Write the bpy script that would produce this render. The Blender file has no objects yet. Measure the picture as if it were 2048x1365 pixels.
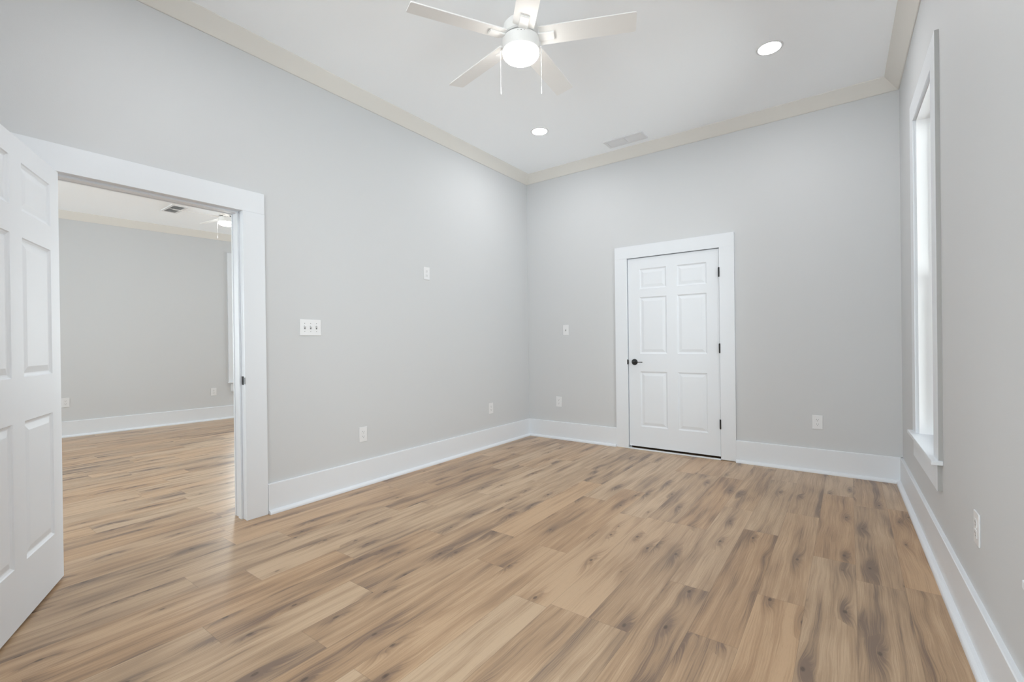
import bpy, bmesh, math, random
from mathutils import Matrix, Vector
import numpy as np

# ------------------------------------------------------------------ camera
sc = bpy.context.scene
COL = sc.collection
YAW, PITCH, ROLL = 0.632, -0.0026, -0.0127
FPX, PY = 920.02, 5.604
cam_d = bpy.data.cameras.new('camera')
cam = bpy.data.objects.new('camera', cam_d)
COL.objects.link(cam)
fwd = Vector((-math.sin(YAW) * math.cos(PITCH), math.cos(YAW) * math.cos(PITCH), math.sin(PITCH)))
rgt = Vector((math.cos(YAW), math.sin(YAW), 0))
upv = rgt.cross(fwd)
r2 = math.cos(ROLL) * rgt + math.sin(ROLL) * upv
u2 = -math.sin(ROLL) * rgt + math.cos(ROLL) * upv
M = Matrix((r2, u2, -fwd)).transposed().to_4x4()
M.translation = Vector((3.2428, -4.7756, 1.1593))
cam.matrix_world = M
cam_d.sensor_width = 36.0
cam_d.lens = FPX / 2048 * 36
cam_d.shift_y = PY / 2048
cam_d.clip_start = 0.02
sc.camera = cam

# ------------------------------------------------------------------ light and exposure
world = bpy.data.worlds.new('world')
sc.world = world
world.use_nodes = True
wn = world.node_tree.nodes
bg = wn['Background']
bg.inputs['Color'].default_value = (0.925, 0.961, 1.0, 1)
bg.inputs['Strength'].default_value = 9.5
sc.view_settings.view_transform = 'Standard'
sc.view_settings.look = 'None'
sc.view_settings.gamma = 1.0
sc.view_settings.use_curve_mapping = False
sc.view_settings.exposure = 0.07
FAN_LIGHT = 30.0
CAN_LIGHT = 160.0
cy = sc.cycles
cy.max_bounces = 14
cy.diffuse_bounces = 10
cy.glossy_bounces = 5
cy.transparent_max_bounces = 12
cy.caustics_reflective = False
cy.caustics_refractive = False
cy.sample_clamp_indirect = 6.0
cy.use_denoising = True

def portal(name, mat, w, h):
    ld = bpy.data.lights.new(name, 'AREA')
    ld.shape = 'RECTANGLE'; ld.size = w; ld.size_y = h
    ld.cycles.is_portal = True
    o = bpy.data.objects.new(name, ld); COL.objects.link(o)
    o.matrix_world = mat
    return o

# ------------------------------------------------------------------ room numbers (metres)
H = 3.2215            # ceiling
WR = 3.5818           # right wall at the back corner
TH_R = 0.0156         # right wall splay
YF = -6.3             # front wall (behind the camera)
HO = 2.94             # neighbouring room's ceiling
TH_O = -0.0972        # far wall of the neighbouring room
XO = -4.6635
HB = 0.205            # baseboard height
TW = 0.14             # wall thickness
OY0, OY1, OZ = -4.275, -3.365, 2.057   # doorway
DX0, DX1, DZ = 1.309, 2.240, 2.051     # back door opening
W1 = (-1.60, -0.92, 0.553, 2.53)       # window y0 y1 z0 z1 (right wall frame)
W2 = (-3.62, -3.24, 0.553, 2.53)
FRAME_R = Matrix.Translation((WR, 0, 0)) @ Matrix.Rotation(TH_R, 4, 'Z')
FRAME_O = Matrix.Translation((XO, 0, 0)) @ Matrix.Rotation(TH_O, 4, 'Z')

# ------------------------------------------------------------------ materials
def new_mat(name):
    m = bpy.data.materials.new(name); m.use_nodes = True
    return m, m.node_tree, m.node_tree.nodes['Principled BSDF']

def srgb(r, g, b):
    f = lambda c: (c / 255 / 12.92) if c / 255 <= 0.04045 else ((c / 255 + 0.055) / 1.055) ** 2.4
    return (f(r), f(g), f(b), 1)

def paint(name, col, rough=0.6, bump=0.02, scale=350, spec=0.5, mottled=0.0):
    m, nt, b = new_mat(name)
    b.inputs['Base Color'].default_value = col
    b.inputs['Roughness'].default_value = rough
    b.inputs['Specular IOR Level'].default_value = spec
    tc = nt.nodes.new('ShaderNodeTexCoord')
    nz = nt.nodes.new('ShaderNodeTexNoise'); nz.inputs['Scale'].default_value = scale
    nz.inputs['Detail'].default_value = 3
    nt.links.new(tc.outputs['Object'], nz.inputs['Vector'])
    bp = nt.nodes.new('ShaderNodeBump'); bp.inputs['Strength'].default_value = bump
    bp.inputs['Distance'].default_value = 0.002
    nt.links.new(nz.outputs['Fac'], bp.inputs['Height'])
    nt.links.new(bp.outputs['Normal'], b.inputs['Normal'])
    return m

M_WALL = paint('grey_wall_paint', srgb(205, 207, 209), 0.62, 0.12, 260, 0.35)
M_CEIL = paint('white_ceiling_paint', srgb(249, 252, 255), 0.8, 0.1, 200, 0.2)
M_TRIM = paint('white_trim_paint', srgb(224, 228, 233), 0.38, 0.03, 60)
M_CROWN = paint('primed_crown_paint', srgb(224, 222, 217), 0.6, 0.03, 60, 0.3)
M_PLATE = paint('white_plastic', srgb(227, 228, 230), 0.3, 0.0, 10)
M_FAN = paint('white_fan_enamel', srgb(238, 238, 237), 0.4, 0.0, 10)
M_BLACK = paint('matte_black_metal', srgb(24, 24, 24), 0.42, 0.0, 10)
M_EDGE_SHADE = paint('shaded_board_edge', srgb(176, 176, 175), 0.85, 0.6, 500, 0.2)  # grey carries the shade of camera-facing board edges; bump is their rough texture
M_JAMB_LIT = paint('lightened_jamb_white', srgb(250, 251, 252), 0.35, 0.0, 10)  # jamb white, lightened so the reveal looks more brightly lit
M_SLOT = paint('dark_slot', srgb(120, 120, 121), 0.7, 0.0, 10)
M_SHADOW = paint('recess_shade', srgb(58, 60, 62), 0.9, 0.0, 10)  # dark tone painted for the shade inside vent and latch hole
M_VENT = paint('white_vent_enamel', srgb(226, 227, 229), 0.45, 0.0, 10)

def door_paint():
    m, nt, b = new_mat('white_door_paint')
    b.inputs['Base Color'].default_value = srgb(224, 228, 233)
    b.inputs['Roughness'].default_value = 0.5
    b.inputs['Specular IOR Level'].default_value = 0.35
    tc = nt.nodes.new('ShaderNodeTexCoord')
    mp = nt.nodes.new('ShaderNodeMapping'); mp.inputs['Scale'].default_value = (90, 90, 5)
    nz = nt.nodes.new('ShaderNodeTexNoise'); nz.inputs['Scale'].default_value = 2.4
    nz.inputs['Detail'].default_value = 4; nz.inputs['Distortion'].default_value = 1.6
    nt.links.new(tc.outputs['Object'], mp.inputs['Vector'])
    nt.links.new(mp.outputs['Vector'], nz.inputs['Vector'])
    bp = nt.nodes.new('ShaderNodeBump'); bp.inputs['Strength'].default_value = 0.25
    bp.inputs['Distance'].default_value = 0.0012
    nt.links.new(nz.outputs['Fac'], bp.inputs['Height'])
    nt.links.new(bp.outputs['Normal'], b.inputs['Normal'])
    return m
M_DOOR = door_paint()

def emit(name, col, strength):
    m, nt, b = new_mat(name)
    b.inputs['Base Color'].default_value = (0.9, 0.9, 0.88, 1)
    b.inputs['Emission Color'].default_value = col
    b.inputs['Emission Strength'].default_value = strength
    return m
M_BOWL = emit('lit_glass_bowl', (1.0, 0.965, 0.915, 1), FAN_LIGHT)
M_CAN = emit('lit_lens', (1.0, 0.99, 0.98, 1), CAN_LIGHT)

def glass():
    m = bpy.data.materials.new('window_glass'); m.use_nodes = True
    nt = m.node_tree; nt.nodes.clear()
    out = nt.nodes.new('ShaderNodeOutputMaterial'); mx = nt.nodes.new('ShaderNodeMixShader')
    tr = nt.nodes.new('ShaderNodeBsdfTransparent'); gl = nt.nodes.new('ShaderNodeBsdfGlossy')
    gl.inputs['Roughness'].default_value = 0.0
    tr.inputs['Color'].default_value = (0.96, 0.98, 0.97, 1)
    lw = nt.nodes.new('ShaderNodeFresnel'); lw.inputs['IOR'].default_value = 1.45
    nt.links.new(lw.outputs[0], mx.inputs[0]); nt.links.new(tr.outputs[0], mx.inputs[1])
    nt.links.new(gl.outputs[0], mx.inputs[2]); nt.links.new(mx.outputs[0], out.inputs[0])
    return m
M_GLASS = glass()

class NG:
    """tiny expression helper for math nodes"""
    def __init__(s, nt): s.nt = nt
    def put(s, sock, v):
        if isinstance(v, (int, float)): sock.default_value = v
        elif isinstance(v, (tuple, list)): sock.default_value = v
        else: s.nt.links.new(v, sock)
    def m(s, op, a, b=None, c=None, clamp=False):
        n = s.nt.nodes.new('ShaderNodeMath'); n.operation = op; n.use_clamp = clamp
        s.put(n.inputs[0], a)
        if b is not None: s.put(n.inputs[1], b)
        if c is not None: s.put(n.inputs[2], c)
        return n.outputs[0]
    def xyz(s, x, y, z=0.0):
        n = s.nt.nodes.new('ShaderNodeCombineXYZ')
        for i, v in enumerate((x, y, z)): s.put(n.inputs[i], v)
        return n.outputs[0]
    def noise(s, vec, scale=1, detail=2, rough=.5, dist=0.0):
        n = s.nt.nodes.new('ShaderNodeTexNoise')
        s.put(n.inputs['Vector'], vec)
        n.inputs['Scale'].default_value = scale; n.inputs['Detail'].default_value = detail
        n.inputs['Roughness'].default_value = rough; n.inputs['Distortion'].default_value = dist
        return n.outputs['Fac']
    def white(s, vec):
        n = s.nt.nodes.new('ShaderNodeTexWhiteNoise'); n.noise_dimensions = '3D'
        s.put(n.inputs['Vector'], vec); return n.outputs['Value'], n.outputs['Color']
    def smooth(s, v, a, b):
        n = s.nt.nodes.new('ShaderNodeMapRange'); n.interpolation_type = 'SMOOTHSTEP'
        s.put(n.inputs[0], v); n.inputs[1].default_value = a; n.inputs[2].default_value = b
        return n.outputs[0]
    def mix(s, f, a, b):
        n = s.nt.nodes.new('ShaderNodeMix'); n.data_type = 'RGBA'
        s.put(n.inputs['Factor'], f); s.put(n.inputs['A'], a); s.put(n.inputs['B'], b)
        return n.outputs['Result']

def floor_mat():
    m, nt, b = new_mat('oak_plank_floor')
    g = NG(nt)
    tc = nt.nodes.new('ShaderNodeTexCoord'); sp = nt.nodes.new('ShaderNodeSeparateXYZ')
    nt.links.new(tc.outputs['Object'], sp.inputs[0])
    x, y = sp.outputs[0], sp.outputs[1]
    PW, PL = 0.182, 1.22
    xs = g.m('ADD', x, 20.035)
    u = g.m('DIVIDE', xs, PW); row = g.m('FLOOR', u); fu = g.m('SUBTRACT', u, row)
    r_off, _ = g.white(g.xyz(row, 7.3, 1.1))
    v = g.m('ADD', g.m('DIVIDE', y, PL), g.m('MULTIPLY', r_off, 1.0))
    col = g.m('FLOOR', v); fv = g.m('SUBTRACT', v, col)
    pid, pcol = g.white(g.xyz(row, col, 3.7))
    ps = nt.nodes.new('ShaderNodeSeparateColor'); nt.links.new(pcol, ps.inputs[0])
    pr, pg, pb = ps.outputs[0], ps.outputs[1], ps.outputs[2]
    lx = g.m('MULTIPLY', fu, PW); ly = g.m('MULTIPLY', fv, PL)
    sx = g.m('MULTIPLY', pr, 37.0); sy = g.m('MULTIPLY', pg, 53.0)
    # wandering of the grain along the plank
    w1 = g.m('SUBTRACT', g.noise(g.xyz(g.m('ADD', g.m('MULTIPLY', lx, 5.0), sx), g.m('ADD', g.m('MULTIPLY', ly, 1.8), sy), 0.0), 1, 2), 0.5)
    w2 = g.m('SUBTRACT', g.noise(g.xyz(g.m('ADD', g.m('MULTIPLY', lx, 14.0), sx), g.m('ADD', g.m('MULTIPLY', ly, 5.0), sy), 4.0), 1, 2), 0.5)
    # knots: jittered points, elongated along the plank
    vor = nt.nodes.new('ShaderNodeTexVoronoi'); vor.voronoi_dimensions = '2D'; vor.feature = 'F1'
    vor.inputs['Scale'].default_value = 1.0; vor.inputs['Randomness'].default_value = 0.85
    kx = g.m('ADD', g.m('MULTIPLY', g.m('ADD', lx, g.m('MULTIPLY', w2, 0.012)), 1 / 0.15), sx)
    ky = g.m('ADD', g.m('MULTIPLY', g.m('ADD', ly, g.m('MULTIPLY', w1, 0.03)), 1 / 0.34), sy)
    g.put(vor.inputs['Vector'], g.xyz(kx, ky, 0.0))
    kd = vor.outputs['Distance']
    ks = nt.nodes.new('ShaderNodeSeparateColor'); nt.links.new(vor.outputs['Color'], ks.inputs[0])
    kon = g.smooth(ks.outputs[0], 0.38, 0.62)               # only some cells carry a knot
    # metric distance to the knot, roundish
    pos = vor.outputs['Position']
    psp = nt.nodes.new('ShaderNodeSeparateXYZ'); nt.links.new(pos, psp.inputs[0])
    dx = g.m('MULTIPLY', g.m('SUBTRACT', kx, psp.outputs[0]), 0.15)
    dy = g.m('MULTIPLY', g.m('SUBTRACT', ky, psp.outputs[1]), 0.34)
    def gauss(ax, ay):
        q = g.m('ADD', g.m('POWER', g.m('ABSOLUTE', g.m('DIVIDE', dx, ax)), 2.0), g.m('POWER', g.m('ABSOLUTE', g.m('DIVIDE', dy, ay)), 2.0))
        return g.m('MULTIPLY', g.m('EXPONENT', g.m('MULTIPLY', q, -1.0)), kon)
    kb = gauss(0.026, 0.10)      # broad deflection
    kh = gauss(0.026, 0.12)     # grey-brown halo
    kc = gauss(0.0075, 0.015)    # dark heart
    # level-set coordinate whose contour lines are the grain
    h = g.m('ADD', g.m('ADD', lx, g.m('MULTIPLY', w1, 0.045)), g.m('MULTIPLY', w2, 0.006))
    h = g.m('ADD', h, g.m('MULTIPLY', kb, 0.034))
    band = g.noise(g.xyz(g.m('ADD', g.m('MULTIPLY', h, 30.0), sx), g.m('ADD', g.m('MULTIPLY', ly, 0.8), sy), 9.0), 1, 3, .55)
    line = g.noise(g.xyz(g.m('ADD', g.m('MULTIPLY', h, 230.0), sx), g.m('ADD', g.m('MULTIPLY', ly, 3.2), sy), 2.0), 1, 5, .68)
    line = g.m('ADD', g.m('MULTIPLY', g.m('SUBTRACT', line, 0.5), 1.35), 0.5)
    fine = g.noise(g.xyz(g.m('ADD', g.m('MULTIPLY', lx, 700.0), sx), g.m('ADD', g.m('MULTIPLY', ly, 22.0), sy), 6.0), 1, 2, .6)
    patch = g.noise(g.xyz(g.m('ADD', g.m('MULTIPLY', h, 9.0), sy), g.m('ADD', g.m('MULTIPLY', ly, 1.5), sx), 1.0), 1, 2, .5)
    LIGHT = srgb(*FL_LIGHT); MID = srgb(*FL_MID); DARK = srgb(*FL_DARK); KNOT = srgb(*FL_KNOT)
    t = g.m('ADD', g.m('MULTIPLY', g.smooth(band, 0.3, 0.75), 0.42), g.m('MULTIPLY', g.smooth(patch, 0.36, 0.72), 0.42))
    t = g.m('ADD', t, g.m('MULTIPLY', g.m('SUBTRACT', pb, 0.42), 0.42))
    t = g.m('ADD', t, g.m('MULTIPLY', kh, 0.48))
    t = g.m('ADD', t, g.m('MULTIPLY', g.m('SUBTRACT', line, 0.5), 0.95), clamp=True)
    c = g.mix(g.smooth(t, 0.0, 0.55), LIGHT, MID)
    c = g.mix(g.smooth(t, 0.45, 1.0), c, DARK)
    c = g.mix(g.m('MULTIPLY', g.smooth(fine, 0.5, 0.8), 0.22), c, DARK)
    warm = g.mix(g.smooth(pg, 0.2, 1.0), srgb(255, 255, 255), srgb(253, 244, 234))
    mul = nt.nodes.new('ShaderNodeMix'); mul.data_type = 'RGBA'; mul.blend_type = 'MULTIPLY'
    mul.inputs['Factor'].default_value = 1.0
    g.put(mul.inputs['A'], c); g.put(mul.inputs['B'], warm); c = mul.outputs['Result']
    # dark concentric ripples around the knots
    rr = g.m('SUBTRACT', 0.5, g.m('MULTIPLY', g.m('COSINE', g.m('MULTIPLY', g.m('LOGARITHM', g.m('ADD', kb, 0.02), 2.718), 9.0)), 0.5))
    c = g.mix(g.m('MULTIPLY', g.m('MULTIPLY', rr, g.smooth(kb, 0.25, 0.8)), 0.30), c, DARK)
    ring = g.smooth(g.noise(g.xyz(g.m('MULTIPLY', kc, 9.0), sx, sy), 1.6, 1), 0.35, 0.65)
    c = g.mix(g.m('MULTIPLY', g.smooth(kc, 0.12, 0.75), g.m('ADD', 0.55, g.m('MULTIPLY', ring, 0.4))), c, KNOT)
    # seams
    eu = g.m('MULTIPLY', g.m('MINIMUM', fu, g.m('SUBTRACT', 1.0, fu)), PW)
    ev = g.m('MULTIPLY', g.m('MINIMUM', fv, g.m('SUBTRACT', 1.0, fv)), PL)
    e = g.m('MINIMUM', eu, ev)
    seam = g.m('SUBTRACT', 1.0, g.smooth(e, 0.0003, 0.0016))
    c = g.mix(g.m('MULTIPLY', seam, 0.38), c, srgb(92, 72, 56))
    nt.links.new(c, b.inputs['Base Color'])
    rg = g.m('ADD', 0.27, g.m('MULTIPLY', line, 0.14))
    nt.links.new(rg, b.inputs['Roughness'])
    b.inputs['Specular IOR Level'].default_value = 0.5
    bp = nt.nodes.new('ShaderNodeBump'); bp.inputs['Strength'].default_value = 0.12
    bp.inputs['Distance'].default_value = 0.0008
    hh = g.m('SUBTRACT', g.m('MULTIPLY', line, 0.5), g.m('MULTIPLY', seam, 1.0))
    nt.links.new(hh, bp.inputs['Height']); nt.links.new(bp.outputs['Normal'], b.inputs['Normal'])
    return m
FL_LIGHT = (195, 169, 140); FL_MID = (170, 143, 115); FL_DARK = (123, 103, 88); FL_KNOT = (80, 64, 54)
M_FLOOR = floor_mat()

# ------------------------------------------------------------------ mesh helpers
def add_box(bm, x0, x1, y0, y1, z0, z1, bev=0.0, seg=2):
    t = bmesh.new()
    vs = [t.verts.new((x, y, z)) for x in (x0, x1) for y in (y0, y1) for z in (z0, z1)]
    for f in ((0, 1, 3, 2), (4, 6, 7, 5), (0, 4, 5, 1), (2, 3, 7, 6), (0, 2, 6, 4), (1, 5, 7, 3)):
        t.faces.new([vs[i] for i in f])
    if bev: bmesh.ops.bevel(t, geom=list(t.edges), offset=bev, segments=seg, profile=.5, affect='EDGES')
    merge(bm, t)

def merge(bm, t, mat=None):
    if mat: bmesh.ops.transform(t, matrix=mat, verts=t.verts)
    me = bpy.data.meshes.new('tmp'); t.to_mesh(me); t.free(); bm.from_mesh(me); bpy.data.meshes.remove(me)

def add_lathe(bm, prof, n=48, centre=(0, 0, 0), mat=None):
    t = bmesh.new(); rings = []
    for r, z in prof:
        if r < 1e-6: rings.append([t.verts.new((0, 0, z))])
        else: rings.append([t.verts.new((r * math.cos(2 * math.pi * i / n), r * math.sin(2 * math.pi * i / n), z)) for i in range(n)])
    for a, b in zip(rings, rings[1:]):
        if len(a) == 1 and len(b) == 1: continue
        for i in range(n):
            j = (i + 1) % n
            if len(a) == 1: t.faces.new((a[0], b[i], b[j]))
            elif len(b) == 1: t.faces.new((a[i], b[0], a[j]))
            else: t.faces.new((a[i], b[i], b[j], a[j]))
    if mat is not None: bmesh.ops.transform(t, matrix=mat, verts=t.verts)
    bmesh.ops.translate(t, verts=t.verts, vec=centre)
    merge(bm, t)

def add_prism(bm, poly, length, mat):
    """closed polygon (a,b) extruded along local +Y by length, placed by mat; a->X, b->Z"""
    t = bmesh.new()
    A = [t.verts.new((a, 0, b)) for a, b in poly]; B = [t.verts.new((a, length, b)) for a, b in poly]
    n = len(poly)
    t.faces.new(A); t.faces.new(B[::-1])
    for i in range(n): t.faces.new((A[i], B[i], B[(i + 1) % n], A[(i + 1) % n]))
    merge(bm, t, mat)

def obj(name, bm, mat, parent=None, smooth=False, frame=None):
    bmesh.ops.recalc_face_normals(bm, faces=bm.faces)
    me = bpy.data.meshes.new(name); bm.to_mesh(me); bm.free()
    o = bpy.data.objects.new(name, me); COL.objects.link(o)
    if mat: me.materials.append(mat)
    if smooth:
        for p in me.polygons: p.use_smooth = True
        try: me.set_sharp_from_angle(angle=math.radians(32))
        except Exception: pass
    if parent: o.parent = parent
    if frame is not None: o.matrix_world = frame
    return o

def struct(o, label=None):
    o['kind'] = 'structure'
    if label: o['label'] = label
    return o

def thing(name, label, cat, mat=None, group=None):
    o = bpy.data.objects.new(name, None); COL.objects.link(o)
    o.empty_display_size = 0.1
    if mat is not None: o.matrix_world = mat
    o['label'] = label; o['category'] = cat
    if group: o['group'] = group
    return o

def copy_tree(root, label, mat=None, group=None):
    def cp(o, parent):
        c = o.copy(); COL.objects.link(c)
        if parent: c.parent = parent
        for ch in [k for k in bpy.data.objects if k.parent == o]: cp(ch, c)
        return c
    r = cp(root, None); r['label'] = label
    if mat is not None: r.matrix_world = mat
    if group: r['group'] = group
    return r

def boxes(name, lst, mat, frame=None, bev=0.0, parent=None):
    bm = bmesh.new()
    for b in lst: add_box(bm, *b, bev=bev)
    return obj(name, bm, mat, parent, frame=frame)

# ------------------------------------------------------------------ shell
XL = -5.4
struct(boxes('floor', [(XL - .3, 3.95, -7.4, 1.9, -0.05, 0.0)], M_FLOOR))
struct(boxes('ceiling', [(-TW, 3.95, YF - .2, .2, H, H + .05)], M_CEIL))
struct(boxes('ceiling_neighbouring_room', [(XL - .3, -TW + .002, -7.4, 1.9, HO, HO + .05)], M_CEIL))
struct(boxes('wall_left', [(-TW, 0, OY1 + .02, 1.6, 0, H), (-TW, 0, -7.2, OY0 - .02, 0, H), (-TW, 0, OY0 - .02, OY1 + .02, OZ + .02, H)], M_WALL))
struct(boxes('wall_back', [(0, DX0 - .02, 0, .12, 0, H), (DX1 + .02, 3.95, 0, .12, 0, H), (DX0 - .02, DX1 + .02, 0, .12, DZ + .02, H)], M_WALL))

def holed(xa, xb, ya, yb, za, zb, holes):
    """wall slab boxes between ya..yb around holes (y0,y1,z0,z1)"""
    out = []; y = ya
    for (h0, h1, z0, z1) in sorted(holes):
        out.append((xa, xb, y, h0, za, zb)); out.append((xa, xb, h0, h1, za, z0 - .021)); out.append((xa, xb, h0, h1, z1, zb)); y = h1
    out.append((xa, xb, y, yb, za, zb)); return out
WT = 0.16
struct(boxes('wall_right', holed(0, WT, YF - .1, .12, 0, H, [W1, W2]), M_WALL, FRAME_R))
# front wall, local frame: x outward = -Y world
FRAME_F = Matrix.Translation((0, YF, 0)) @ Matrix.Rotation(-math.pi / 2, 4, 'Z')   # local +x -> world -y, local y -> world x
W4 = (1.55, 3.30, 0.45, 2.62)  # unseen opening, added for fill light from behind the camera
struct(boxes('wall_front', holed(0, WT, -.1, 3.95, 0, H, [W4]), M_WALL, FRAME_F))
# neighbouring room
FRAME_OO = FRAME_O @ Matrix.Rotation(math.pi, 4, 'Z')         # local +x outward (world -x), local y -> world -y
WO1 = (0.52, 1.38, 0.585, 2.53)
WO2 = (4.4, 5.3, 0.585, 2.53)  # added out of view to brighten the neighbouring room
struct(boxes('wall_far', holed(0, WT, -1.7, 7.3, 0, HO, [WO1, WO2]), M_WALL, FRAME_OO))
FRAME_N = Matrix.Translation((-2.6, 1.5, 0)) @ Matrix.Rotation(math.pi / 2, 4, 'Z')  # local x -> +y, local y -> -x
WN = (-2.1, -.6, 0.585, 2.60)  # unseen opening in both end walls, put in for more daylight
WM = (.1, 1.6, 0.585, 2.60)  # second added opening per end wall, also for brightness
struct(boxes('wall_neighbouring_back', holed(0, WT, -2.5, 3.0, 0, HO, [WN, WM]), M_WALL, FRAME_N))
FRAME_S = Matrix.Translation((-2.6, -7.0, 0)) @ Matrix.Rotation(-math.pi / 2, 4, 'Z')  # local x -> -y, local y -> +x
struct(boxes('wall_neighbouring_front', holed(0, WT, -3.0, 2.5, 0, HO, [WN, WM]), M_WALL, FRAME_S))
# cupboard void behind the closed door
struct(boxes('wall_closet', [(DX0 - .3, DX1 + .3, .5, .55, 0, 2.4), (DX0 - .3, DX0 - .25, .12, .5, 0, 2.4), (DX1 + .25, DX1 + .3, .12, .5, 0, 2.4), (DX0 - .3, DX1 + .3, .12, .55, 2.4, 2.45)], M_WALL))

# ------------------------------------------------------------------ crown
CD, CH = 0.0974, 0.0924
def crown(name, p0, p1, n_in, top, d0=0., d1=0.):
    """crown along wall line p0->p1 (world xy), n_in = inward unit normal; ends extended"""
    p0, p1 = Vector(p0), Vector(p1); L = (p1 - p0).length; d = (p1 - p0) / L; n = Vector(n_in)
    mat = Matrix(((n.x, d.x, 0, p0.x), (n.y, d.y, 0, p0.y), (0, 0, 1, 0), (0, 0, 0, 1)))
    poly = [(0, top - CH), (.006, top - CH - .001), (.011, top - CH + .002), (CD - .004, top - .009), (CD, top - .006), (CD, top), (0, top)]
    bm = bmesh.new(); add_prism(bm, poly, L, mat)
    return struct(obj(name, bm, M_CROWN))
rx = lambda y: WR - math.tan(TH_R) * y
crown('trim_1', (0, .0), (0, YF), (1, 0), H)
crown('trim_2', (0, 0), (WR, 0), (0, -1), H)
crown('trim_3', (WR, 0), (rx(YF), YF), (-math.cos(TH_R), -math.sin(TH_R)), H)
crown('trim_4', (0, YF), (rx(YF), YF), (0, 1), H)
ox = lambda y: XO - math.tan(TH_O) * y
crown('trim_5', (ox(-6.99), -6.99), (ox(1.5), 1.5), (math.cos(TH_O), math.sin(TH_O)), HO)
crown('trim_6', (-TW, -6.99), (-TW, 1.5), (-1, 0), HO)
crown('trim_7', (ox(1.5), 1.5), (-TW, 1.5), (0, -1), HO)
crown('trim_8', (ox(-7), -7.0), (-TW, -7.0), (0, 1), HO)

# ------------------------------------------------------------------ baseboards (board plus shoe moulding)
BT, SH = 0.018, 0.0265
def base_prof():
    p = [(0, 0), (BT + SH, 0), (BT + SH, .006)]
    for i in range(1, 6):
        a = i / 6 * math.pi / 2; p.append((BT + SH * math.cos(a), .006 + .020 * math.sin(a)))
    p += [(BT, .026), (BT, HB - .003), (BT - .003, HB), (0, HB)]
    return p
def baseboard(name, runs):
    bm = bmesh.new()
    for p0, p1, n_in in runs:
        p0, p1 = Vector(p0), Vector(p1); L = (p1 - p0).length; d = (p1 - p0) / L; n = Vector(n_in)
        mat = Matrix(((n.x, d.x, 0, p0.x), (n.y, d.y, 0, p0.y), (0, 0, 1, 0), (0, 0, 0, 1)))
        add_prism(bm, base_prof(), L, mat)
    return struct(obj(name, bm, M_TRIM))
CW = 0.14
NR = (-math.cos(TH_R), -math.sin(TH_R))
baseboard('baseboard_left', [((0, 0), (0, OY1 + CW + .002), (1, 0)), ((0, OY0 - CW - .002), (0, YF), (1, 0))])
baseboard('baseboard_back', [((0, 0), (1.171, 0), (0, -1)), ((2.374, 0), (WR, 0), (0, -1))])
baseboard('baseboard_right', [((WR, 0), (rx(YF), YF), NR)])
baseboard('baseboard_front', [((0, YF), (rx(YF), YF), (0, 1))])
baseboard('baseboard_far', [((ox(-7), -7.0), (ox(1.5), 1.5), (math.cos(TH_O), math.sin(TH_O)))])
baseboard('baseboard_neighbouring', [((-TW, -7), (-TW, OY0 - .14), (-1, 0)), ((-TW, OY1 + .14), (-TW, 1.5), (-1, 0)), ((ox(1.5), 1.5), (-TW, 1.5), (0, -1)), ((ox(-7), -7), (-TW, -7), (0, 1))])

# ------------------------------------------------------------------ door casings and jambs
CT = 0.018
LZO = 2.197
struct(boxes('trim_9', [  # doorway casing, this room's side
    (0, CT, OY1, OY1 + CW, 0, OZ), (0, CT, OY0 - CW, OY0, 0, OZ), (0, CT, OY0 - CW, OY1 + CW, OZ, LZO)], M_TRIM, bev=.0015))
struct(boxes('trim_10', [ # doorway casing, other side
    (-TW - CT, -TW, OY1, OY1 + CW, 0, OZ), (-TW - CT, -TW, OY0 - CW, OY0, 0, OZ), (-TW - CT, -TW, OY0 - CW, OY1 + CW, OZ, LZO)], M_TRIM, bev=.0015))
struct(boxes('trim_11', [ # doorway jamb with stop
    (-TW, -.002, OY1 + .003, OY1 + .02, 0, OZ + .003), (-TW, -.002, OY0 - .02, OY0 - .003, 0, OZ + .003), (-TW, -.002, OY0 - .02, OY1 + .02, OZ + .003, OZ + .02),
    (-.085, -.042, OY1 - .009, OY1 + .004, 0, OZ - .008), (-.085, -.042, OY0 - .004, OY0 + .009, 0, OZ - .008), (-.085, -.042, OY0, OY1, OZ - .009, OZ + .004)], M_TRIM, bev=.001))
struct(boxes('trim_12', [ # closed door's casing
    (1.171, DX0, -CT, 0, 0, DZ), (DX1, 2.374, -CT, 0, .006, DZ), (1.171, 2.374, -CT, 0, DZ, 2.182)], M_TRIM, bev=.0015))
struct(boxes('trim_13', [ # closed door's jamb and threshold
    (DX0 - .02, DX0 - .001, 0.001, .12, 0, DZ), (DX1 + .001, DX1 + .02, 0.001, .12, 0, DZ), (DX0 - .02, DX1 + .02, 0.001, .12, DZ + .001, DZ + .02),
    (DX0, DX0 + .012, .042, .08, 0, DZ), (DX1 - .012, DX1, .042, .08, 0, DZ), (DX0, DX1, .042, .08, DZ - .012, DZ)], M_TRIM))
struct(boxes('trim_14', [(DX0, DX1, -.036, -.008, 0, .012)], M_TRIM, bev=.003))

# strike plate on the jamb of the doorway
t = thing('strike_plate', 'black strike plate on the white jamb of the open doorway', 'strike plate')
bm = bmesh.new(); add_box(bm, -.034, .004, OY1 + .0005, OY1 + .0035, .900, .957, .001); obj('plate', bm, M_BLACK, t)
bm = bmesh.new(); add_prism(bm, [(0, 0), (.016, -.004), (.0165, -.002), (0, .0025)], .044, Matrix(((1, 0, 0, .004), (0, 0, 1, OY1 + .001), (0, 1, 0, .906), (0, 0, 0, 1))))
obj('lip', bm, M_BLACK, t)
bm = bmesh.new(); add_box(bm, -.024, -.008, OY1 - .0002, OY1 + .001, .914, .943); obj('latch_hole_shade', bm, M_SHADOW, t)

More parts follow.
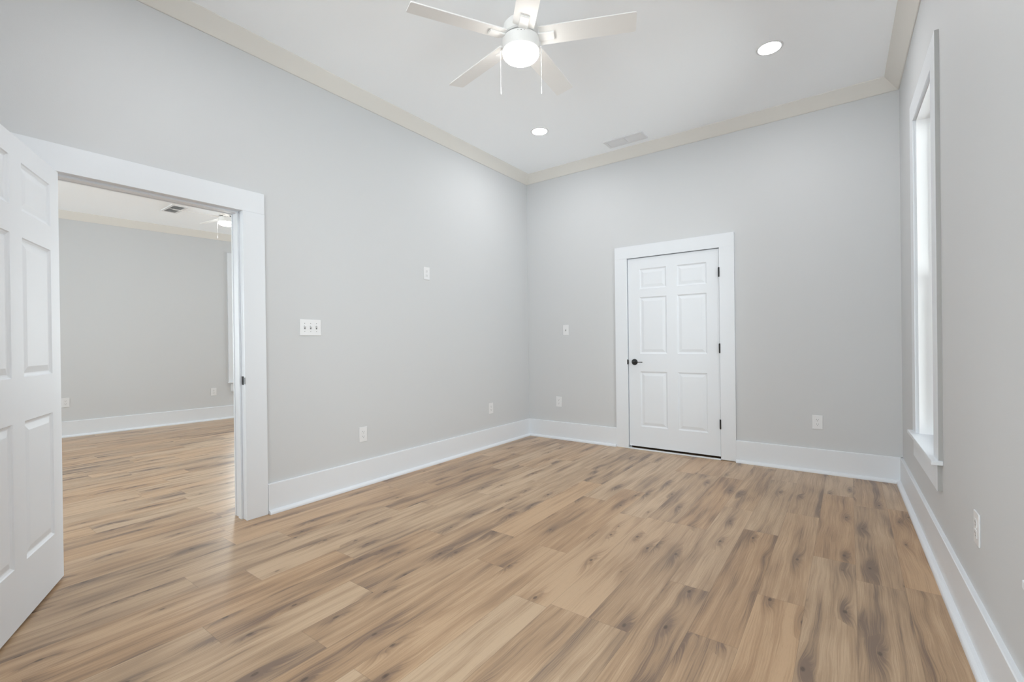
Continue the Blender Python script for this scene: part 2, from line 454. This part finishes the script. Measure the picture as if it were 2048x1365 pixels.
# ------------------------------------------------------------------ six-panel doors
def door_face(bm, xs, zs, panels, y0, sgn):
    """face in the XZ plane at y0; sgn -1 faces -Y. panels: set of (i,j) cells"""
    def V(x, z, d): return bm.verts.new((x, y0 - sgn * d, z))
    cache = {}
    def G(x, z):
        k = (round(x, 5), round(z, 5))
        if k not in cache: cache[k] = V(x, z, 0)
        return cache[k]
    for i in range(len(xs) - 1):
        for j in range(len(zs) - 1):
            x0, x1, z0, z1 = xs[i], xs[i + 1], zs[j], zs[j + 1]
            loop = [G(x0, z0), G(x1, z0), G(x1, z1), G(x0, z1)]
            if (i, j) not in panels:
                bm.faces.new(loop); continue
            for ins, dep in ((.004, .0045), (.012, .0085), (.017, .009), (.043, .0025), (.045, .0022)):
                nl = [V(x0 + ins, z0 + ins, dep), V(x1 - ins, z0 + ins, dep), V(x1 - ins, z1 - ins, dep), V(x0 + ins, z1 - ins, dep)]
                for k in range(4): bm.faces.new((loop[k], loop[(k + 1) % 4], nl[(k + 1) % 4], nl[k]))
                loop = nl
            bm.faces.new(loop)
    return cache

def door_slab(width, z0, z1, cols, rows, thick=.035):
    bm = bmesh.new()
    xs = [0, cols[0], cols[1], cols[2], cols[3], width]
    zs = [z0] + rows + [z1]
    panels = {(i, j) for i in (1, 3) for j in (1, 3, 5)}
    a = door_face(bm, xs, zs, panels, 0, -1)
    b = door_face(bm, xs, zs, panels, thick, 1)
    def key(x, z): return (round(x, 5), round(z, 5))
    for k in range(len(xs) - 1):
        for z in (z0, z1):
            bm.faces.new((a[key(xs[k], z)], a[key(xs[k + 1], z)], b[key(xs[k + 1], z)], b[key(xs[k], z)]))
    for k in range(len(zs) - 1):
        for x in (0, width):
            bm.faces.new((a[key(x, zs[k])], a[key(x, zs[k + 1])], b[key(x, zs[k + 1])], b[key(x, zs[k])]))
    return bm
ROWS = [.246, .834, 1.025, 1.625, 1.714, 1.927]

# closed door in the back wall
d1 = bpy.data.objects.new('door_1', None); COL.objects.link(d1)
d1.location = (DX0 + .005, 0, 0)
struct(d1, 'closed white six-panel door with black lever in the back wall')
SX = DX1 - DX0 - .010
slab = obj('door_leaf', door_slab(SX, .030, 2.045, [.128, .413, .520, .806], ROWS), M_DOOR, d1)
slab.location = (0, .001, 0)
hd = bpy.data.objects.new('door_handle', None)
def rot_to_y():   # lathe axis z -> world -y
    return Matrix.Rotation(math.pi / 2, 4, 'X')
bm = bmesh.new()
add_lathe(bm, [(0, 0), (.033, 0), (.033, .004), (.030, .008), (.014, .009), (.010, .012), (.010, .045), (.0115, .048), (.0115, .058), (.009, .060), (0, .060)], 40, (0, 0, 0), rot_to_y())
lv = bmesh.new(); add_box(lv, .0, .104, -.058, -.047, -.004, .004, .0025, 3)
merge(bm, lv)
o = obj('door_handle', bm, M_BLACK, d1, smooth=True); o.location = (.066, 0.001, .934); o['label'] = 'black lever handle'
bm = bmesh.new(); add_box(bm, -.012, .0005, -CT - .0012, -CT + .004, -.027, .027, .001)
add_box(bm, -.0055, -.0005, -CT - .001, .004, -.020, .020, .0008)
o = obj('latch_plate', bm, M_BLACK, d1); o.location = (.001, 0, .934)
for z in (1.815, 1.079, .345):
    bm = bmesh.new()
    add_lathe(bm, [(0, -.047), (.003, -.047), (.0062, -.044), (.0062, .044), (.003, .047), (0, .047)], 20, (0, -CT - .004, 0))
    add_box(bm, -.012, 0, -.004, .0005, -.044, .044)
    o = obj('hinge', bm, M_BLACK, d1, smooth=True); o.location = (SX + .004, 0, z)

# open door at the left, swung into the room
LW = 0.90
ang = math.atan2(-.265, .56)
d2 = bpy.data.objects.new('door_2', None); COL.objects.link(d2)
struct(d2, 'open white six-panel door at the left edge')
# leaf local: x along leaf, front face looks to -y -> rotate so that it faces the camera: mirror by running the leaf from its free edge
ex = Vector((math.cos(ang), math.sin(ang), 0)); hinge = Vector((.040, -4.250, 0))
free = hinge + ex * LW
d2.matrix_world = Matrix.Translation(free) @ Matrix.Rotation(ang + math.pi, 4, 'Z')
s2 = obj('door_leaf', door_slab(LW, .014, 2.045, [LW - .800, LW - .515, LW - .405, LW - .105], [.262, .851, 1.038, 1.634, 1.748, 1.952]), M_DOOR, d2)
bm = bmesh.new()
add_lathe(bm, [(0, 0), (.033, 0), (.033, .004), (.030, .008), (.014, .009), (.010, .012), (.010, .045), (.0115, .048), (.0115, .058), (.009, .060), (0, .060)], 40, (0, 0, 0), rot_to_y())
lv = bmesh.new(); add_box(lv, .0, .060, -.058, -.047, -.004, .004, .0025, 3); merge(bm, lv)
o = obj('door_handle', bm, M_BLACK, d2, smooth=True); o.location = (.060, 0, .934); o['label'] = 'black lever handle'

# ------------------------------------------------------------------ windows
def window(n, frame, y0, y1, z0, z1, label, head=None, depth=WT):
    root = bpy.data.objects.new('window_%d' % n, None); COL.objects.link(root)  # 3 and 5 to 9 are unseen windows, added for more light
    root.matrix_world = frame; struct(root, label)
    cw, ct = .13, .018
    hz = z1 + cw if head is None else head
    boxes('casing', [(-ct, 0, y0 - cw, y0, z0, z1), (-ct, 0, y1, y1 + cw, z0, z1), (-ct, 0, y0 - cw, y1 + cw, z1, hz)], M_TRIM, bev=.0015, parent=root)
    boxes('window_sill', [(-.045, depth + .03, y0, y1, z0 - .0205, z0), (-.045, 0, y0 - cw - .006, y0, z0 - .022, z0), (-.045, 0, y1, y1 + cw + .006, z0 - .022, z0)], M_TRIM, bev=.003, parent=root)
    boxes('apron', [(-ct, 0, y0 - cw + .03, y1 + cw - .03, z0 - .158, z0 - .022)], M_TRIM, bev=.0015, parent=root)
    if n == 1:   # rough near-side board ends, greyed to stand in for their shade
        boxes('shaded_casing_edge', [(-ct + .001, 0, y0 - cw - .0016, y0 - cw + .0005, z0 + .002, hz - .001)], M_EDGE_SHADE, parent=root)
        boxes('shaded_apron_end', [(-ct + .001, 0, y0 - cw + .0284, y0 - cw + .0305, z0 - .157, z0 - .0225)], M_EDGE_SHADE, parent=root)
    # jamb liner (slightly proud of the casing's inner edge) and outer frame
    boxes('jamb', [(.0, depth + .02, y0 - .004, y0 + .008, z0, z1), (.0, depth + .02, y1 - .008, y1 + .004, z0, z1), (.0, depth + .02, y0, y1, z1 - .008, z1 + .004)], M_JAMB_LIT, parent=root)
    zm = (z0 + z1) / 2 + .0
    s = .04
    def sash(name, xa, xb, za, zb):
        o = boxes(name, [(xa, xb, y0 + .009, y0 + .009 + s, za, zb), (xa, xb, y1 - .009 - s, y1 - .009, za, zb), (xa, xb, y0 + .009, y1 - .009, za, za + s), (xa, xb, y0 + .009, y1 - .009, zb - s, zb)], M_PLATE, bev=.002, parent=root)
        g = boxes('glass', [((xa + xb) / 2 - .002, (xa + xb) / 2 + .002, y0 + .045, y1 - .045, za + s - .004, zb - s + .004)], M_GLASS)
        g.parent = o
    sash('lower_sash', .085, .115, z0 + .004, zm + .02)
    sash('upper_sash', .118, .148, zm - .02, z1 - .010)
    boxes('stop_bead', [(.068, .083, y0 + .008, y0 + .020, z0, z1 - .008), (.068, .083, y1 - .020, y1 - .008, z0, z1 - .008), (.068, .083, y0 + .008, y1 - .008, z1 - .020, z1 - .008)], M_TRIM, bev=.001, parent=root)
    # daylight portal just outside the glass, aimed into the room (local -x)
    P = frame @ Matrix.Translation((depth + .03, (y0 + y1) / 2, (z0 + z1) / 2)) @ Matrix.Rotation(math.pi / 2, 4, 'Y') @ Matrix.Rotation(math.pi / 2, 4, 'Z')
    portal('window_portal', P, y1 - y0, z1 - z0)
window(1, FRAME_R, *W1, 'tall white window in the right wall')
window(2, FRAME_R, *W2, 'white window at the right edge, only its sill end in view')
window(3, FRAME_F, *W4, 'added window behind the camera, unseen, for fill light')
window(4, FRAME_OO, *WO1, 'window in the far wall of the neighbouring room, half hidden by the jamb')
window(5, FRAME_OO, *WO2, 'window in the far wall of the neighbouring room, added out of view to brighten it')
window(6, FRAME_N, *WN, 'window in the neighbouring room, added out of view to brighten it')
window(7, FRAME_S, *WN, 'window in the neighbouring room, added out of view to brighten it')
window(8, FRAME_N, *WM, 'window in the neighbouring room, added out of view to brighten it')
window(9, FRAME_S, *WM, 'window in the neighbouring room, added out of view to brighten it')

# ------------------------------------------------------------------ ceiling fan
FAN2_ROT = math.radians(17.6)
def make_fan(label, rod=True):
    root = thing('ceiling_fan', label, 'ceiling fan')
    # origin on the ceiling, z down negative
    bm = bmesh.new()
    add_lathe(bm, [(0, 0), (.066, 0), (.066, -.012), (.058, -.045), (.040, -.062), (.018, -.068), (0, -.068)], 48)
    obj('canopy', bm, M_FAN, root, True)
    if rod:
        bm = bmesh.new(); add_lathe(bm, [(0, -.06), (.0125, -.06), (.0125, ZB + .09), (0, ZB + .09)], 24)
        obj('downrod', bm, M_FAN, root, True)
    zb = ZB
    bm = bmesh.new()
    add_lathe(bm, [(0, zb + .098), (.030, zb + .098), (.075, zb + .088), (.092, zb + .070), (.096, zb + .050), (.096, zb + .014), (.088, zb + .008), (0, zb + .008)], 56)
    obj('motor_housing', bm, M_FAN, root, True)
    bm = bmesh.new(); add_lathe(bm, [(0, zb + .008), (.078, zb + .008), (.078, zb - .006), (0, zb - .006)], 40)
    obj('flywheel', bm, M_BLACK, root, True)
    bm = bmesh.new()
    add_lathe(bm, [(0, zb - .006), (.098, zb - .006), (.1015, zb - .009), (.1015, zb - .074), (.099, zb - .077), (0, zb - .077)], 64)
    hs = obj('light_housing', bm, M_FAN, root, True)
    bm = bmesh.new()
    for da in (-.028, 0, .028):   # screws on the camera side
        a = math.atan2(-.805, .593) + da * 6
        add_lathe(bm, [(0, 0), (.0028 if da == 0 else .0016, 0), (.0024 if da == 0 else .0014, .0012), (0, .0014)], 12, (0, 0, 0),
                  Matrix.Translation((math.cos(a) * .1013, math.sin(a) * .1013, zb - .018)) @ Matrix.Rotation(a, 4, 'Z') @ Matrix.Rotation(math.pi / 2, 4, 'Y'))
    obj('screws', bm, M_SLOT, hs)
    bm = bmesh.new()
    add_lathe(bm, [(.0985, zb - .0765), (.100, zb - .082), (.097, zb - .094), (.086, zb - .106), (.066, zb - .116), (.038, zb - .122), (0, zb - .124)], 64)
    o = obj('light_bowl', bm, M_BOWL, root, True); o['label'] = 'lit white glass bowl'
    R, RR, w = FAN_R, FAN_R0, FAN_W
    for k in range(5):
        a = FAN_TH + k * 2 * math.pi / 5
        bm = bmesh.new()
        t = bmesh.new()
        rc = .008
        pts = []
        for (cx_, cy_, a0) in ((R - rc, w / 2 - rc, 0), (RR + rc, w / 2 - rc, 90), (RR + rc, -w / 2 + rc, 180), (R - rc, -w / 2 + rc, 270)):
            for q in range(4):
                an = math.radians(a0 + q * 30); pts.append((cx_ + rc * math.cos(an), cy_ + rc * math.sin(an)))
        A = [t.verts.new((x, y, .003)) for x, y in pts]; B = [t.verts.new((x, y, -.003)) for x, y in pts]
        t.faces.new(A); t.faces.new(B[::-1])
        for i in range(len(pts)): t.faces.new((A[i], B[i], B[(i + 1) % len(pts)], A[(i + 1) % len(pts)]))
        tilt = Matrix.Rotation(a, 4, 'Z') @ Matrix.Rotation(FAN_PH, 4, 'X')
        merge(bm, t, Matrix.Translation((0, 0, zb)) @ tilt)
        bl = obj('blade', bm, M_FAN, root)
        bm = bmesh.new(); t = bmesh.new(); add_box(t, RR - .004, RR + .082, -.025, .025, -.013, -.003, .003, 2)
        merge(bm, t, Matrix.Translation((0, 0, zb)) @ tilt)
        t = bmesh.new(); add_box(t, .07, RR + .01, -.018, .018, -.004, .002, .001)
        merge(bm, t, Matrix.Translation((0, 0, zb)) @ tilt)
        obj('blade_bracket', bm, M_FAN, bl)
    for s in (-1, 1):
        px_, py_ = s * .807 * .112, s * .59 * .112
        bm = bmesh.new()
        add_lathe(bm, [(0, 0), (.004, 0), (.004, .014), (0, .014)], 12, (0, 0, 0), Matrix.Translation((px_ * .89, py_ * .89, zb - .045)) @ Matrix.Rotation(math.atan2(s * .59, s * .807), 4, 'Z') @ Matrix.Rotation(math.pi / 2, 4, 'Y'))
        L = .262
        add_lathe(bm, [(0, zb - .045), (.0008, zb - .045), (.0008, zb - .045 - L + .04), (0, zb - .045 - L + .04)], 8, (px_, py_, 0))
        c = obj('pull_chain', bm, M_PLATE, root)
        bm = bmesh.new()
        z0 = zb - .045 - L
        add_lathe(bm, [(0, z0), (.003, z0 + .002), (.0034, z0 + .012), (.0022, z0 + .034), (.0015, z0 + .041), (0, z0 + .041)], 12, (px_, py_, 0))
        obj('pull_fob', bm, M_PLATE, c, True)
    return root
FAN_S = 0.932
FX = 3.2428 + FAN_S * (1.697 - 3.2428); FY = -4.7756 + FAN_S * (-2.539 + 4.7756); FZ = 1.1593 + FAN_S * (2.952 - 1.1593)
ZB = FZ - H
FAN_R, FAN_R0, FAN_W, FAN_TH, FAN_PH = .66 * FAN_S, .112 * FAN_S, .125 * FAN_S, .426, -.218
fan = make_fan('white five-blade ceiling fan with lit bowl and two pull chains in the near room')
fan.location = (FX, FY, H)
ZB = -.178
fan2 = make_fan('white ceiling fan with lit bowl seen through the open doorway', rod=False)
fan2.location = (-3.07, -2.21, HO)
fan2.scale = (.88, .88, .88)
fan2.rotation_euler = (0, 0, FAN2_ROT)

# ------------------------------------------------------------------ recessed lights
def recessed(x, y, label):
    t = thing('recessed_light', label, 'ceiling light', Matrix.Translation((x, y, H)), 'recessed ceiling lights')
    bm = bmesh.new()
    add_lathe(bm, [(.070, -.001), (.072, -.004), (.080, -.005), (.086, -.003), (.088, 0), (.070, 0), (.070, -.001)], 48)
    obj('trim_ring', bm, M_PLATE, t, True)
    bm = bmesh.new(); add_lathe(bm, [(0, -.0035), (.060, -.003), (.0705, -.001), (.0705, 0), (0, 0)], 48)
    obj('lens', bm, M_CAN, t, True)
    return t
recessed(2.808, -1.055, 'lit round recessed ceiling light nearer the window wall')
recessed(.822, -.969, 'lit round recessed ceiling light near the left back corner, before the vent')

recessed(1.05, -4.0, 'lit recessed ceiling light over the open door, above the frame')
recessed(2.808, -4.25, 'lit recessed ceiling light near the camera by the window wall, added above the frame for fill')  # unseen lamp, added to raise the light level

# ------------------------------------------------------------------ vents
def vent(label, tilt):
    t = thing('ceiling_vent', label, 'vent')
    L, Wd = .205, .088
    bm = bmesh.new()
    for b in ((-L, L, -Wd, -Wd + .026), (-L, L, Wd - .026, Wd), (-L, -L + .026, -Wd + .026, Wd - .026), (L - .026, L, -Wd + .026, Wd - .026), (-.006, .006, -Wd + .026, Wd - .026)):
        add_box(bm, b[0], b[1], b[2], b[3], -.012, 0)
    obj('frame', bm, M_VENT, t)
    boxes('duct_shade', [(-L + .02, L - .02, -Wd + .02, Wd - .02, -.0006, 0)], M_SHADOW, parent=t)  # flat dark sheet standing for the unlit depth behind the louvres
    for s in (0, 1):
        bm = bmesh.new()
        x0, x1 = (-L + .027, -.007) if s == 0 else (.007, L - .027)
        for i in range(10):
            yy = -Wd + .0315 + i * .0125
            q = bmesh.new(); add_box(q, x0, x1, -.0074, .0074, -.0005, .0005)
            merge(bm, q, Matrix.Translation((0, yy, -.0064)) @ Matrix.Rotation(math.radians(tilt), 4, 'X'))
        obj('louvres', bm, M_VENT, t)
    return t
v1 = vent('white rectangular ceiling vent near the crown of the back wall', -20)
v1.location = (1.418, -.281, H)
v2 = vent('dark-slotted ceiling vent seen through the open doorway', 58)
v2.location = (-3.74, -2.55, HO)

# ------------------------------------------------------------------ plates
def plate_bm(w, h):
    bm = bmesh.new(); add_box(bm, -w / 2, w / 2, -.0055, 0, -h / 2, h / 2, .0022, 2); return bm
def make_outlet(label, cat='outlet'):
    t = thing('wall_outlet', label, cat)
    obj('cover_plate', plate_bm(.076, .120), M_PLATE, t)
    for s in (1, -1):
        zc = s * .0195
        bm = bmesh.new(); add_box(bm, -.0165, .0165, -.0072, -.005, zc - .0145, zc + .0145, .001)
        rc = obj('receptacle', bm, M_PLATE, t)
        bm = bmesh.new()
        add_box(bm, -.0078, -.0052, -.0076, -.007, zc - .0005, zc + .0080); add_box(bm, .0052, .0078, -.0076, -.007, zc - .0005, zc + .0080)
        add_lathe(bm, [(0, 0), (.0028, 0), (.0028, .0006), (0, .0006)], 12, (0, -.007, zc - .0075), rot_to_y())
        obj('slots', bm, M_SLOT, rc)
    bm = bmesh.new(); add_lathe(bm, [(0, 0), (.003, 0), (.0025, .001), (0, .0012)], 12, (0, -.0052, 0), rot_to_y()); obj('screw', bm, M_PLATE, t)
    return t
def make_switch(label, n, name='light_switch'):
    t = thing(name, label, 'light switch')
    w = .076 + (n - 1) * .046
    obj('cover_plate', plate_bm(w, .120), M_PLATE, t)
    for i in range(n):
        xc = (i - (n - 1) / 2) * .046
        bm = bmesh.new(); add_box(bm, xc - .0052, xc + .0052, -.0066, -.005, -.0125, .0125); fr = obj('toggle_slot', bm, M_SLOT, t)
        bm = bmesh.new(); q = bmesh.new(); add_box(q, -.0042, .0042, -.016, .002, -.0045, .0045, .001)
        merge(bm, q, Matrix.Translation((xc, -.005, .002)) @ Matrix.Rotation(math.radians(-28), 4, 'X'))
        obj('toggle', bm, M_PLATE, t)
        for s in (-1, 1):
            bm = bmesh.new(); add_lathe(bm, [(0, 0), (.003, 0), (.0025, .001), (0, .0012)], 12, (xc, -.0052, s * .030), rot_to_y()); obj('screw', bm, M_SLOT if n > 1 else M_PLATE, t)
    return t
# placements: wall frames map local -y (plate front) to the inward normal
def on_left(y, z): return Matrix.Translation((0, y, z)) @ Matrix.Rotation(math.pi / 2, 4, 'Z')
def on_back(x, z): return Matrix.Translation((x, 0, z))
def on_right(y, z): return FRAME_R @ Matrix.Translation((0, y, z)) @ Matrix.Rotation(-math.pi / 2, 4, 'Z')
def on_far(y, z): return Matrix.Translation((ox(y), y, z)) @ Matrix.Rotation(TH_O + math.pi / 2, 4, 'Z')
o1 = make_outlet('low white outlet on the left wall, nearest the open doorway')
o1.matrix_world = on_left(-2.445, .418)
copy_tree(o1, 'low white outlet on the left wall near the back corner', on_left(-.765, .427))
copy_tree(o1, 'white outlet high on the left wall, at the height of a mounted television', on_left(-1.713, 1.829))
copy_tree(o1, 'low white outlet on the back wall between the corner and the closed door', on_back(.435, .445))
copy_tree(o1, 'low white outlet on the back wall right of the closed door', on_back(3.018, .436))
copy_tree(o1, 'low white outlet on the right wall, between the two windows', on_right(-2.410, .455))
copy_tree(o1, 'low white outlet in the next room, right beside the open door leaf', on_far(-3.385, .451))
copy_tree(o1, 'low white outlet in the next room, beside the far window', on_far(-1.714, .445))
s3 = make_switch('white triple light switch plate on the left wall beside the doorway', 3)
s3.matrix_world = on_left(-2.893, 1.291)
s1 = make_switch('white single light switch on the back wall left of the closed door', 1)
s1.matrix_world = on_back(.541, 1.300)
